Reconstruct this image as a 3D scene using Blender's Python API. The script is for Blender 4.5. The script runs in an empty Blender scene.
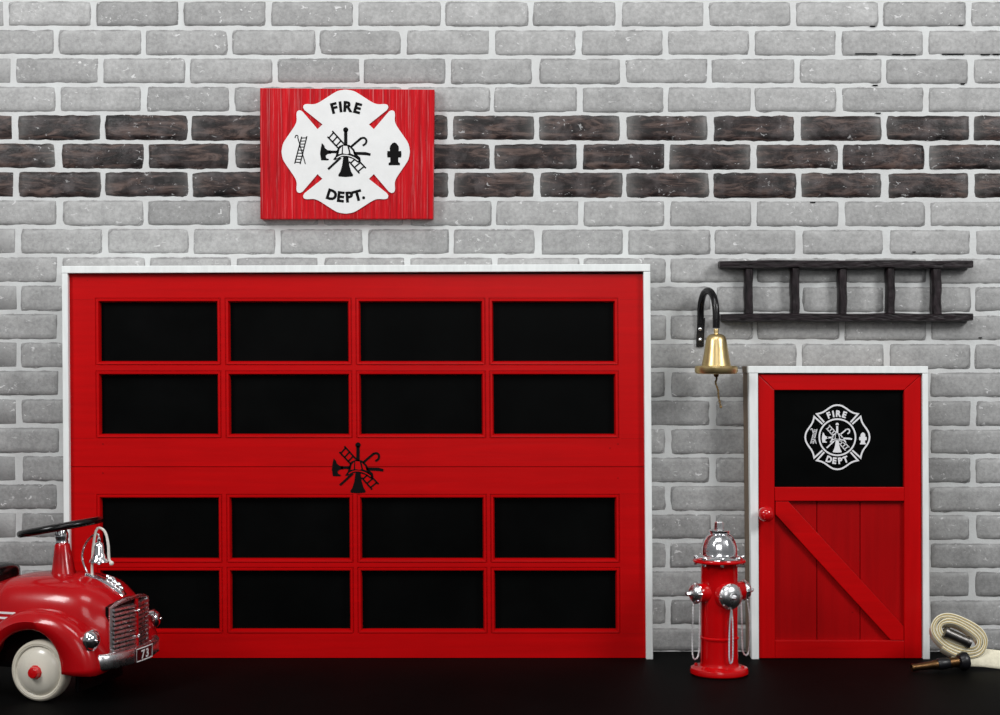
import bpy, bmesh, math, random
from mathutils import Vector, Matrix, geometry, noise
random.seed(7)
C = bpy.context.scene.collection
CAMD, CAMH, F = 4.0, 0.735, 1600.0
PI = math.pi

def P(px, py, d):
    """point at distance d in front of the wall"""
    Z = CAMD - d
    return Vector(((px-500)/F*Z, -d, CAMH-(py-357.5)/F*Z))

# ---------------------------------------------------------------- materials
def newmat(name):
    m = bpy.data.materials.new(name); m.use_nodes = True
    nt = m.node_tree; b = nt.nodes['Principled BSDF']
    return m, nt, b
def N(nt, typ, **kw):
    n = nt.nodes.new(typ)
    for k, v in kw.items():
        if k in n.inputs: n.inputs[k].default_value = v
        else: setattr(n, k, v)
    return n
def ramp(nt, fac, stops, interp='LINEAR'):
    r = nt.nodes.new('ShaderNodeValToRGB'); r.color_ramp.interpolation = interp
    e = r.color_ramp.elements
    while len(e) < len(stops): e.new(0.5)
    for i, (p, c) in enumerate(stops):
        e[i].position = p; e[i].color = (c[0], c[1], c[2], 1) if not isinstance(c, (int, float)) else (c, c, c, 1)
    nt.links.new(fac, r.inputs[0]); return r
def mix(nt, fac, a, b, mode='MIX'):
    m = nt.nodes.new('ShaderNodeMix'); m.data_type = 'RGBA'; m.blend_type = mode
    for i, sock, v in ((0, m.inputs[0], fac), (1, m.inputs[6], a), (2, m.inputs[7], b)):
        if isinstance(v, bpy.types.NodeSocket): nt.links.new(v, sock)
        elif isinstance(v, (int, float)): sock.default_value = v if i == 0 else (v, v, v, 1)
        else: sock.default_value = (v[0], v[1], v[2], 1)
    return m.outputs[2]
def math_(nt, op, a, b=0.0, c=None):
    m = nt.nodes.new('ShaderNodeMath'); m.operation = op
    for i, v in enumerate((a, b, c)):
        if v is None: continue
        if isinstance(v, bpy.types.NodeSocket): nt.links.new(v, m.inputs[i])
        else: m.inputs[i].default_value = v
    return m.outputs[0]
def coords(nt, scale=(1, 1, 1), rot=(0, 0, 0)):
    t = nt.nodes.new('ShaderNodeTexCoord'); mp = nt.nodes.new('ShaderNodeMapping')
    mp.inputs['Scale'].default_value = scale; mp.inputs['Rotation'].default_value = rot
    nt.links.new(t.outputs['Object'], mp.inputs[0]); return mp.outputs[0]
def noise_(nt, vec, scale, detail=4, rough=.55, dist=0):
    n = nt.nodes.new('ShaderNodeTexNoise'); n.inputs['Scale'].default_value = scale
    n.inputs['Detail'].default_value = detail; n.inputs['Roughness'].default_value = rough
    n.inputs['Distortion'].default_value = dist
    nt.links.new(vec, n.inputs['Vector']); return n.outputs[0]
def bump(nt, b, h, strength=.3, dist=.002):
    n = nt.nodes.new('ShaderNodeBump'); n.inputs['Strength'].default_value = strength
    n.inputs['Distance'].default_value = dist
    nt.links.new(h, n.inputs['Height']); nt.links.new(n.outputs[0], b.inputs['Normal'])

def simple(name, col, rough=.5, metal=0, spec=.5, var=.12, scale=30, bmp=.08, stretch=(1, 1, 1), coat=0, bd=.001):
    m, nt, b = newmat(name)
    v = coords(nt, stretch)
    n = noise_(nt, v, scale, 5)
    lo = [c*(1-var) for c in col]; hi = [min(1, c*(1+var)) for c in col]
    r = ramp(nt, n, [(.3, lo), (.7, hi)])
    nt.links.new(r.outputs[0], b.inputs['Base Color'])
    rr = ramp(nt, n, [(.3, max(0, rough-.05)), (.7, min(1, rough+.05))])
    nt.links.new(rr.outputs[0], b.inputs['Roughness'])
    b.inputs['Metallic'].default_value = metal
    b.inputs['Specular IOR Level'].default_value = spec
    b.inputs['Coat Weight'].default_value = coat
    b.inputs['Coat Roughness'].default_value = .08
    if bmp: bump(nt, b, n, bmp, bd)
    return m

M = {}
def painted_wood(name, col, vertical=False, rough=.34, var=.07, white=0, spec=.16):
    m, nt, b = newmat(name)
    st = (60, 60, 3) if vertical else (3, 60, 60)
    if white: st = (150, 150, 4)
    g = noise_(nt, coords(nt, st), 1.0, 6, .6, .4)
    f = noise_(nt, coords(nt), 9, 4)
    c = ramp(nt, g, [(.35, [x*(1-var) for x in col]), (.65, [min(1, x*(1+var)) for x in col])]).outputs[0]
    c = mix(nt, ramp(nt, f, [(.35, 0.0), (.7, .22)]).outputs[0], c, [x*.72 for x in col])
    if white:
        w = noise_(nt, coords(nt, (260, 260, 5)), 1.0, 5, .7, .2)
        c = mix(nt, ramp(nt, w, [(.54, 0.0), (.74, white)]).outputs[0], c, (.75, .42, .42))
    # small dents and scuffs in the paint
    sp = noise_(nt, coords(nt), 75, 2, .5)
    c = mix(nt, ramp(nt, sp, [(.76, 0.0), (.80, .6)]).outputs[0], c, [x*.35 for x in col])
    nt.links.new(c, b.inputs['Base Color'])
    b.inputs['Roughness'].default_value = rough
    b.inputs['Specular IOR Level'].default_value = .5 if spec is None else spec
    bump(nt, b, g, .22 if not white else .7, .0012)
    return m
RED = (.50, .0012, .0022)
M['door_red'] = painted_wood('red_painted_wood_across', RED)
M['door_red_v'] = painted_wood('red_painted_wood_upright', RED, True)
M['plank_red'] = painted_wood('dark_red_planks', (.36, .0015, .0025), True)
M['sign_red'] = painted_wood('red_stained_rough_board', (.46, .003, .008), True, .5, .3, .42, .12)
M['gloss_red'] = simple('glossy_red_enamel', (.52, .0015, .003), .2, 0, .35, .06, 12, .0, coat=.25)
M['car_red'] = simple('ride_on_red_enamel', (.40, .0025, .005), .22, 0, .35, .06, 10, .0, coat=.25)
M['knob_red'] = simple('glossy_red_knob_paint', (.55, .004, .006), .15, 0, .5, .05, 12, .0, coat=.5)
M['trim_white'] = simple('white_painted_trim', (.80, .83, .82), .45, 0, .3, .06, 14, .2, (6, 6, 1))
M['raw_wood'] = simple('bare_brown_wood_edge', (.19, .14, .10), .7, 0, .3, .25, 20, .2, (6, 6, 1))
M['black_pane'] = simple('black_window_pane', (.0016, .0018, .0018), .4, 0, .04, .3, 6, .0)
M['ladder_wood'] = simple('dark_stained_wood', (.012, .008, .0095), .36, 0, .25, .9, 3, .9, (12, 40, 40), bd=.003)
M['ladder_wood_v'] = simple('dark_stained_wood_upright', (.012, .008, .0095), .36, 0, .25, .9, 3, .9, (40, 40, 12), bd=.003)
M['black_metal'] = simple('black_painted_metal', (.004, .0035, .004), .25, 0, .35, .3, 20, .1)
M['brass'] = simple('satin_brass', (.66, .50, .24), .36, 1, .5, .04, 20, 0)
M['old_brass'] = simple('aged_brass', (.13, .07, .03), .42, 1, .5, .45, 60, .2)
M['chrome'] = simple('polished_chrome', (.88, .88, .90), .17, 1, .5, .02, 30, 0)
M['silver'] = simple('silver_cast_metal', (.84, .84, .85), .28, 1, .5, .02, 60, 0)
M['chain'] = simple('chain_steel', (.85, .85, .86), .4, 1, .5, .1, 80, .0)
M['emblem_white'] = simple('white_emblem_paint', (.74, .745, .74), .55, 0, .1, .03, 40, .1)
M['emblem_black'] = simple('black_emblem_paint', (.004, .004, .004), .5, 0, .08, .1, 40, 0)
M['decal_white'] = simple('white_vinyl_decal', (.78, .78, .80), .5, 0, .3, .02, 40, 0)
M['wheel_cream'] = simple('cream_wheel_paint', (.72, .68, .58), .28, 0, .5, .05, 10, .02, coat=.3)
M['rubber'] = simple('cream_rubber_tyre', (.66, .61, .50), .5, 0, .4, .06, 30, .05)
M['black_plastic'] = simple('black_plastic', (.003, .003, .003), .22, 0, .35, .1, 20, 0)
M['rope_white'] = simple('white_cord', (.72, .70, .64), .7, 0, .3, .1, 200, .4)
M['rope_tan'] = simple('tan_braided_cord', (.20, .13, .05), .7, 0, .3, .5, 220, .6)
M['stripe'] = simple('white_pinstripe', (.8, .8, .8), .4)
M['hose'] = simple('cream_woven_hose', (.82, .77, .60), .75, 0, .1, .1, 140, .4)
M['hose_edge'] = simple('yellowed_hose_edge', (.50, .36, .12), .7, 0, .2, .25, 60, .3)
M['steel_dark'] = simple('dull_steel_coupling', (.20, .19, .18), .35, 1, .5, .2, 30, .1)
M['rubber_black'] = simple('black_rubber', (.006, .006, .008), .35, 0, .5, .2, 30, .1)
M['glass_lens'] = simple('headlight_lens', (.86, .87, .90), .09, 1, .5, .05, 150, .25, bd=.002)
M['plate_red'] = simple('dark_red_number_plate', (.05, .004, .005), .3)

# floor
m, nt, b = newmat('black_studio_floor')
v = coords(nt)
n1 = noise_(nt, v, 3, 6, .65); n2 = noise_(nt, coords(nt, (1, 1, 1)), 210, 2)
c = ramp(nt, n1, [(.3, .0012), (.75, .0024)]).outputs[0]
c = mix(nt, ramp(nt, n2, [(.74, 0.0), (.80, .35)]).outputs[0], c, (.04, .035, .035))
nt.links.new(c, b.inputs['Base Color']); b.inputs['Roughness'].default_value = .62
b.inputs['Specular IOR Level'].default_value = .03; bump(nt, b, n2, .25, .001); M['floor'] = m

# mortar
m, nt, b = newmat('white_washed_mortar')
v = coords(nt); n1 = noise_(nt, v, 14, 6, .6); n2 = noise_(nt, v, 160, 4, .6)
nt.links.new(ramp(nt, n1, [(.3, (.54, .54, .535)), (.7, (.64, .66, .655))]).outputs[0], b.inputs['Base Color'])
b.inputs['Roughness'].default_value = .8; b.inputs['Specular IOR Level'].default_value = .2
bump(nt, b, n2, .5, .002); M['mortar'] = m

# bricks: tone / dark flag / random in attribute "brick", place within the brick in attribute "spot"
m, nt, b = newmat('painted_brick_faces')
a1 = nt.nodes.new('ShaderNodeAttribute'); a1.attribute_name = 'brick'
a2 = nt.nodes.new('ShaderNodeAttribute'); a2.attribute_name = 'spot'
s1 = nt.nodes.new('ShaderNodeSeparateColor'); nt.links.new(a1.outputs['Color'], s1.inputs[0])
s2 = nt.nodes.new('ShaderNodeSeparateColor'); nt.links.new(a2.outputs['Color'], s2.inputs[0])
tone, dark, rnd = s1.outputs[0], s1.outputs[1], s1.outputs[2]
v = coords(nt)
big = noise_(nt, v, 16, 5, .6); fine = noise_(nt, v, 120, 5, .65); grit = noise_(nt, v, 320, 2, .5)
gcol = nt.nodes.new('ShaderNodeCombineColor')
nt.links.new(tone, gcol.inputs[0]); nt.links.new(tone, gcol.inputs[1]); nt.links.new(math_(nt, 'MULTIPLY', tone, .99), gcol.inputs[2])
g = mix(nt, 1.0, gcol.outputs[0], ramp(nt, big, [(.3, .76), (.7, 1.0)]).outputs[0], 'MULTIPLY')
g = mix(nt, 1.0, g, ramp(nt, fine, [(.32, .74), (.66, 1.03)]).outputs[0], 'MULTIPLY')
# dark stained bricks: brown-black streaks with paler worn ends
st = noise_(nt, coords(nt, (9, 50, 42)), 1.0, 6, .7, 1.2)
st2 = noise_(nt, v, 22, 5, .6)
dk = ramp(nt, st, [(.36, (.0035, .0028, .003)), (.49, (.016, .009, .0085)), (.62, (.10, .066, .056))]).outputs[0]
dk = mix(nt, ramp(nt, st2, [(.47, 0.0), (.70, .5)]).outputs[0], dk, (.13, .112, .112))
endw = math_(nt, 'MULTIPLY', math_(nt, 'POWER', s2.outputs[0], 5.0), rnd)
dk = mix(nt, math_(nt, 'MULTIPLY', endw, .9), dk, (.27, .27, .26))
col = mix(nt, dark, g, dk)
# chips down to white
sp = noise_(nt, coords(nt, (1, 1, 1.5)), 62, 3, .6, .8)
spm = ramp(nt, sp, [(.635, 0.0), (.675, 1.0)]).outputs[0]
gate = ramp(nt, noise_(nt, v, 11, 1), [(.44, .0), (.56, 1.0)]).outputs[0]
col = mix(nt, math_(nt, 'MULTIPLY', math_(nt, 'MULTIPLY', spm, gate), math_(nt, 'SUBTRACT', .9, math_(nt, 'MULTIPLY', dark, .45))), col, (.68, .68, .68))
# mortar smeared over the arris of each brick, with a thin dark line inside it
ed = math_(nt, 'ADD', s2.outputs[2], math_(nt, 'MULTIPLY', math_(nt, 'SUBTRACT', fine, .5), .7))
line = ramp(nt, ed, [(.50, 0.0), (.76, .5), (.88, 0.0)]).outputs[0]
col = mix(nt, line, col, [.06]*3)
em = ramp(nt, ed, [(.98, 0.0), (1.12, .9)]).outputs[0]
col = mix(nt, em, col, (.58, .58, .575))
nt.links.new(col, b.inputs['Base Color']); b.inputs['Roughness'].default_value = .62
nt.links.new(ramp(nt, dark, [(0, .62), (1, .42)]).outputs[0], b.inputs['Roughness'])
b.inputs['Specular IOR Level'].default_value = .3
bump(nt, b, math_(nt, 'ADD', fine, math_(nt, 'MULTIPLY', spm, .4)), .45, .0018); M['brick'] = m

# ---------------------------------------------------------------- mesh building
class MB:
    def __init__(s): s.v, s.f = [], []
    def add(s, vs, fs):
        k = len(s.v); s.v += [Vector(q) for q in vs]; s.f += [tuple(i+k for i in f) for f in fs]
        return s
    def box(s, x0, x1, y0, y1, z0, z1):
        return s.hexa([(x0, y0, z0), (x1, y0, z0), (x1, y0, z1), (x0, y0, z1)], (y1-y0))
    def hexa(s, quad, dy):
        n = len(quad); vs = [Vector(q) for q in quad] + [Vector(q)+Vector((0, dy, 0)) for q in quad]
        fs = [tuple(range(n)), tuple(range(2*n-1, n-1, -1))] + [(i, i+n, (i+1) % n+n, (i+1) % n) for i in range(n)]
        return s.add(vs, fs)
    def lathe(s, prof, seg=32, M_=None, cap=True):
        M_ = M_ or Matrix(); vs = []; fs = []
        for r, z in prof:
            for k in range(seg):
                a = 2*PI*k/seg; vs.append(M_ @ Vector((r*math.cos(a), r*math.sin(a), z)))
        for i in range(len(prof)-1):
            for k in range(seg):
                k2 = (k+1) % seg
                fs.append((i*seg+k, i*seg+k2, (i+1)*seg+k2, (i+1)*seg+k))
        if cap:
            fs.append(tuple(range(seg-1, -1, -1))); fs.append(tuple((len(prof)-1)*seg+k for k in range(seg)))
        return s.add(vs, fs)
    def tube(s, pts, r, seg=8, closed=False, flat=None):
        pts = [Vector(p) for p in pts]; n = len(pts); vs = []; fs = []
        rr = r if isinstance(r, (list, tuple)) else [r]*n
        up = None
        for i, p in enumerate(pts):
            a = pts[(i-1) % n] if (closed or i > 0) else p
            c = pts[(i+1) % n] if (closed or i < n-1) else p
            t = (c-a).normalized()
            if up is None:
                up = Vector((0, 0, 1)) if abs(t.z) < .9 else Vector((0, 1, 0))
            x = up.cross(t)
            if x.length < 1e-6: x = Vector((1, 0, 0)).cross(t)
            x.normalize(); y = t.cross(x).normalized(); up = y
            for k in range(seg):
                an = 2*PI*k/seg
                vs.append(p + (x*math.cos(an)+y*math.sin(an))*rr[i])
        m_ = n if closed else n-1
        for i in range(m_):
            j = (i+1) % n
            for k in range(seg):
                k2 = (k+1) % seg; fs.append((i*seg+k, i*seg+k2, j*seg+k2, j*seg+k))
        if not closed:
            fs.append(tuple(range(seg-1, -1, -1))); fs.append(tuple((n-1)*seg+k for k in range(seg)))
        return s.add(vs, fs)
    def sphere(s, c, r, seg=16, sc=(1, 1, 1)):
        prof = [(max(1e-5, r*math.sin(PI*i/(seg//2))), -r*math.cos(PI*i/(seg//2))) for i in range(seg//2+1)]
        return s.lathe(prof, seg, Matrix.Translation(c) @ Matrix.Diagonal((*sc, 1)))
    def sweep(s, path, sect, closed=False):
        """path: list of (point, xdir, ydir); sect: 2-D points"""
        vs = []; fs = []; k = len(sect); n = len(path)
        for p, x, y in path:
            for a, b_ in sect: vs.append(Vector(p)+Vector(x)*a+Vector(y)*b_)
        for i in range(n if closed else n-1):
            j = (i+1) % n
            for q in range(k): fs.append((i*k+q, i*k+(q+1) % k, j*k+(q+1) % k, j*k+q))
        if not closed: fs.append(tuple(range(k-1, -1, -1))); fs.append(tuple((n-1)*k+q for q in range(k)))
        return s.add(vs, fs)
    def poly(s, pts, thick):
        """pts: world points on one plane facing -y, in outline order; solid with thickness towards +y"""
        tri = geometry.tessellate_polygon([[Vector((p[0], p[2], 0)) for p in pts]])
        n = len(pts); vs = [Vector(p) for p in pts]+[Vector(p)+Vector((0, thick, 0)) for p in pts]
        fs = [tuple(t) for t in tri]+[tuple(i+n for i in reversed(t)) for t in tri]
        fs += [(i, i+n, (i+1) % n+n, (i+1) % n) for i in range(n)]
        return s.add(vs, fs)
    def stroke(s, pts, w, thick, closed=False):
        """flat ribbon of width w in the x-z plane"""
        pts = [Vector(p) for p in pts]; n = len(pts); L = []; R = []
        for i, p in enumerate(pts):
            a = pts[(i-1) % n] if (closed or i > 0) else p
            c = pts[(i+1) % n] if (closed or i < n-1) else p
            t1 = (p-a); t2 = (c-p)
            t1 = t1.normalized() if t1.length > 1e-9 else t2.normalized(); t2 = t2.normalized() if t2.length > 1e-9 else t1
            t = (t1+t2).normalized(); nn = Vector((-t.z, 0, t.x)); k = 1/max(.45, t.dot(t1))
            L.append(p+nn*w/2*k); R.append(p-nn*w/2*k)
        for i in range(n if closed else n-1):
            j = (i+1) % n; s.hexa([L[i], L[j], R[j], R[i]], thick)
        return s
    def build(s, name, mat, parent=None, smooth=False, bev=0, inv=None, flip=True, solid=0, ang=40, sub=0):
        me = bpy.data.meshes.new(name)
        vs = s.v
        if inv is not None: vs = [inv @ q for q in vs]
        me.from_pydata([tuple(q) for q in vs], [], s.f)
        if flip:
            bm = bmesh.new(); bm.from_mesh(me); bmesh.ops.recalc_face_normals(bm, faces=bm.faces); bm.to_mesh(me); bm.free()
        o = bpy.data.objects.new(name, me); C.objects.link(o)
        mats = mat if isinstance(mat, (list, tuple)) else [mat]
        for q in mats: me.materials.append(q)
        if smooth:
            for p in me.polygons: p.use_smooth = True
            me.set_sharp_from_angle(angle=math.radians(ang))
        if bev:
            md = o.modifiers.new('edge', 'BEVEL'); md.width = bev; md.segments = 2; md.limit_method = 'ANGLE'
        if solid:
            md = o.modifiers.new('shell', 'SOLIDIFY'); md.thickness = solid; md.offset = 1
        if sub:
            md = o.modifiers.new('sub', 'SUBSURF'); md.levels = sub; md.render_levels = sub
        if parent: o.parent = parent
        return o

def thing(name, label, cat, loc=(0, 0, 0), rotz=0, group=None):
    o = bpy.data.objects.new(name, None); C.objects.link(o)
    o.location = loc; o.rotation_euler = (0, 0, rotz); o['label'] = label; o['category'] = cat
    o.empty_display_size = .05
    if group: o['group'] = group
    return o
def inv(t):
    return (Matrix.Translation(t.location) @ Matrix.Rotation(t.rotation_euler.z, 4, 'Z')).inverted()

def cr(pts, n=8, closed=False):
    """Catmull-Rom through points (any dimension)"""
    pts = [Vector(p) for p in pts]; out = []; L = len(pts)
    for i in range(L if closed else L-1):
        g = lambda k: pts[k % L] if closed else pts[max(0, min(L-1, k))]
        p0, p1, p2, p3 = g(i-1), g(i), g(i+1), g(i+2)
        for q in range(n):
            t = q/n
            out.append(.5*((2*p1)+(p2-p0)*t+(2*p0-5*p1+4*p2-p3)*t*t+(3*p1-p0-3*p2+p3)*t**3))
    if not closed: out.append(pts[-1])
    return out

# ---------------------------------------------------------------- wall and floor
PXW = CAMD/F      # metres per photo pixel on the wall
mb = MB(); vb = []; vs_ = []
WX = 2.35
mortar = MB().box(-WX, WX, 0, .09, 0.0, 2.55)
nm = len(mortar.v)
mb.v = list(mortar.v); mb.f = list(mortar.f)
vb = [(0, 0, 0)]*nm; vs_ = [(0, 0, 0)]*nm
pitch = 28.45; gx = 86.95
for r in range(-29//1, 23):
    ytop = 1.6+pitch*r; zt = CAMH-(ytop-357.5)*PXW; zb = zt-25.2*PXW
    if zt > 2.53: continue
    x0 = (13 if r % 2 == 0 else 56)+(.6 if r % 2 == 0 else .5)*min(r, 10)+(-7 if r == 0 else 0); gx = 86.98-.024*max(0, min(r, 12))+(.5 if r == 0 else 0)
    isdark = r in (4, 5, 6)
    for k in range(-6, 17):
        xa = x0+gx*k+2.5+random.uniform(-1, 1); xb = x0+gx*(k+1)-2.5+random.uniform(-1, 1)
        # a little clockwise run-out of the courses to the right
        sl = .0022*((xa+xb)/2-500)*(.3+.7*min(1, max(0, r/16)))
        X0, X1 = (xa-500)*PXW, (xb-500)*PXW
        if X0 < -WX+.01 or X1 > WX-.01: continue
        Z1 = zt-sl*PXW; Z0 = zb-sl*PXW+random.uniform(-.6, .6)*PXW
        if Z0 < .002: Z0 = .002
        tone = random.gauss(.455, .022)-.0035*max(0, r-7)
        if random.random() < .16: tone -= .06
        rn = random.random(); sd = random.uniform(0, 900)
        inframe = -560 < (xa-500) < 560 and r > -3
        nx, nz = (20, 7) if inframe else (6, 3)
        base = len(mb.v)
        prot = random.uniform(.0022, .0042)
        for j in range(nz+1):
            for i in range(nx+1):
                u = -1+2*i/nx; w = -1+2*j/nz
                # squeeze steps towards the edge
                eu, ew = min(i, nx-i), min(j, nz-j)
                uu = u if eu == 0 else u/(1-2/nx)*.975; ww = w if ew == 0 else w/(1-2/nz)*.925
                cx = (X0+X1)/2; cz = (Z0+Z1)/2; hx = (X1-X0)/2; hz = (Z1-Z0)/2
                rc = .010
                px_, pz_ = uu*hx, ww*hz
                ox, oz = abs(px_)-(hx-rc), abs(pz_)-(hz-rc)
                if ox > 0 and oz > 0:
                    L = math.hypot(ox, oz); mx = max(ox, oz)
                    f_ = mx/L
                    px_ = math.copysign(hx-rc+ox*(.35+.65*f_), px_); pz_ = math.copysign(hz-rc+oz*(.35+.65*f_), pz_)
                ee = max(abs(u)**1, abs(w)**1)
                jit = noise.noise(Vector((px_*45, pz_*45, sd)))*.0026 + noise.noise(Vector((px_*160, pz_*160, sd)))*.0016
                if abs(w) > .7: pz_ += jit
                if abs(u) > .85: px_ += jit
                edge = eu == 0 or ew == 0
                y = .0008 if edge else -prot+noise.noise(Vector((px_*25, pz_*25, sd+5)))*.0012
                if not edge and (eu == 1 or ew == 1): y *= .62
                mb.v.append(Vector((cx+px_, y, cz+pz_)))
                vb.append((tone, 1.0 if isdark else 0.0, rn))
                dx = (hx-abs(px_))/.0065; dz = (hz-abs(pz_))/.0065
                vs_.append((abs(u), abs(w), max(0, min(1, 1-min(dx, dz)))))
        for j in range(nz):
            for i in range(nx):
                a = base+j*(nx+1)+i; mb.f.append((a, a+1, a+nx+2, a+nx+1))
gap0 = len(mb.v)
for gx_, gy_, gw_ in ((866, 54, 22), (896, 54.6, 8), (909, 54.8, 13), (953, 54.3, 22), (985, 54.7, 9), (996, 54.5, 7), (872.5, 26.5, 5), (960.7, 25.4, 5), (875, 85.4, 5), (962.5, 84, 4), (878, 113.2, 5), (812.5, 202.5, 5), (913.7, 252, 3), (980, 337.7, 3)):
    c_ = ((gx_-500)*PXW, CAMH-(gy_-357.5)*PXW); mb.box(c_[0]-gw_/2*PXW, c_[0]+gw_/2*PXW, -.0046, .001, c_[1]-.45*PXW, c_[1]+.45*PXW)
n_gap = len(mb.v)-gap0; vb += [(0, 0, 0)]*n_gap; vs_ += [(0, 0, 0)]*n_gap
wall = mb.build('wall_back', [M['mortar'], M['brick'], M['emblem_black']], flip=False)
me = wall.data
mi = [0 if p.vertices[0] < nm else (2 if p.vertices[0] >= gap0 else 1) for p in me.polygons]
me.polygons.foreach_set('material_index', mi)
for p in me.polygons:
    if p.vertices[0] >= nm: p.use_smooth = True
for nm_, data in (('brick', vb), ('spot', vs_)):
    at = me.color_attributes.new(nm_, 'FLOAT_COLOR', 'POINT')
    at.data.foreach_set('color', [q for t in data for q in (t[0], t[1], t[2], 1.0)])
wall['kind'] = 'structure'
fl = MB().box(-3.2, 3.2, -5.2, .5, -.04, 0).build('floor', M['floor']); fl['kind'] = 'structure'

# ---------------------------------------------------------------- emblem drawing (units = photo px, y down)
def Emap(cx, cy, s, d, rot=0):
    c_, s_ = math.cos(rot), math.sin(rot)
    return lambda x, y: P(cx+(x*c_-y*s_)*s, cy+(x*s_+y*c_)*s, d)
def arc(cx, cy, r, a0, a1, n=12):
    return [(cx+r*math.cos(math.radians(a0+(a1-a0)*i/n)), cy+r*math.sin(math.radians(a0+(a1-a0)*i/n))) for i in range(n+1)]
def tools(E, s, th=.0006):
    """crossed bugle, ladder, axe and pike pole behind a helmet; returns (solid MB, helmet MB)"""
    mb = MB(); px = s*PXW
    pl = lambda pts: mb.poly([E(*p) for p in pts], th)
    ln = lambda pts, w: mb.stroke([E(*p) for p in pts], w*px, th)
    # bugle
    pl(arc(0, -21.8, 2.6, 0, 342, 18)); pl([(-1.6, -21), (1.6, -21), (1.7, -6), (-1.7, -6)])
    pl([(-2.4, 5), (2.4, 5), (3.6, 14), (5.4, 20), (7.4, 23.2), (7, 24.8), (0, 25.4), (-7, 24.8), (-7.4, 23.2), (-5.4, 20), (-3.6, 14)])
    # ladder
    for a, b_ in (((-13.4, -20.6), (-2, -8)), ((9, 5), (20.2, 16.6)), ((-18.2, -15), (-7, -3)), ((3.5, 10), (13.8, 21.8))): ln([a, b_], 1.5)
    for t in (.04, .15, .26, .72, .84, .95):
        ax = -13.4+33.6*t; ay = -20.6+37.2*t; bx = -18.2+32*t; by = -15+36.8*t
        ln([(ax, ay), (bx, by)], 1.4)
    # axe
    ln([(-17, .3), (-8, .3)], 2.6); pl([(7, .2), (20, .4), (25, 1.8), (24.6, 4.2), (20, 3.6), (8, 3)])
    pl([(-23.8, -8.6), (-21.5, -6), (-20.8, -3.6), (-18, -1.4), (-14.6, -1.2), (-14.6, 2), (-18, 2.4), (-20, 4), (-19.6, 6.4), (-16.6, 7.6), (-17.6, 8.8), (-24.6, 8.6), (-25.6, 2), (-24.8, -4)])
    # pike pole with hook
    ln([(-17.6, 17.6), (-5, 6)], 2.2); ln([(5, -4.5), (15.6, -13.6)], 2.2)
    ln(cr([(15.2, -13.2), (18.4, -13.8), (20.6, -11.5), (20, -8.2), (17, -6)], 4), 2.0)
    # helmet
    pl([(-12.6, 8), (-10, 4.4), (-9, -1), (-6.6, -5.6), (-1.5, -7.6), (4, -6.6), (8.4, -2.4), (10.4, 2.4), (14.4, 5.8), (15.2, 9.4), (12.4, 11.2), (7, 7.2), (0, 5), (-6, 5.6), (-10.4, 8.6)])
    h = MB(); E2 = lambda x, y: E(x, y)-Vector((0, .0004, 0))
    h.poly([E2(-7.2, 2.6), E2(-6, -2.6), E2(-3.6, -5.2), E2(-4.2, 2)], th)
    h.poly([E2(-2.8, 1.8), E2(-2.6, -5.8), E2(1.6, -5.6), E2(3.4, 1.6), E2(1.6, 2.6)], th)
    h.poly([E2(3.6, -4.6), E2(7, -1), E2(8.4, 3.4), E2(5, 2)], th)
    h.stroke([E2(*p) for p in cr([(-9.2, 6.4), (-4, 3.9), (2, 3.9), (8, 6), (12.6, 9)], 4)], .9*px, th)
    return mb, h
def side_ladder(E, s, th=.0006):
    mb = MB(); px = s*PXW; ln = lambda pts, w: mb.stroke([E(*p) for p in pts], w*px, th)
    ln([(-44, -15), (-51, 12)], 1.1); ln([(-38.8, -15.4), (-45.6, 12.4)], 1.1)
    for i in range(9):
        t = (i+.5)/9; ln([(-44-7*t, -15+27*t), (-38.8-6.8*t, -15.4+27.8*t)], .9)
    ln([(-47.8, -13.5), (-40.3, 12.4)], .9); ln(cr([(-47.8, -13.5), (-48, -16), (-50, -16), (-50.6, -13.6)], 3), .9)
    return mb
def side_hydrant(E, s, th=.0006):
    return MB().poly([E(x+48.6, y+2.4) for x, y in [(-5.6, 11.2), (-5.6, 9), (-4, 8), (-4, 3.4), (-6.8, 3.4), (-7.2, 0), (-6.8, -3), (-4.2, -3), (-4.6, -5.4), (-4.2, -8), (-1.8, -11), (0, -11.6), (1.8, -11), (4.2, -8), (4.6, -5.4), (4.2, -3), (6.8, -3), (7.2, 0), (6.8, 3.4), (4, 3.4), (4, 8), (5.6, 9), (5.6, 11.2)]], th)
def glyph(ch, bold=.050):
    cu = bpy.data.curves.new('g', 'FONT'); cu.body = ch; cu.size = 1; cu.offset = bold; cu.resolution_u = 3
    ob = bpy.data.objects.new('g', cu); C.objects.link(ob)
    dg = bpy.context.evaluated_depsgraph_get(); dg.update()
    me = ob.evaluated_get(dg).to_mesh()
    vs = [v.co.copy() for v in me.vertices]; fs = [tuple(p.vertices) for p in me.polygons]
    ob.evaluated_get(dg).to_mesh_clear()
    bpy.data.objects.remove(ob); bpy.data.curves.remove(cu)
    return vs, fs
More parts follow.
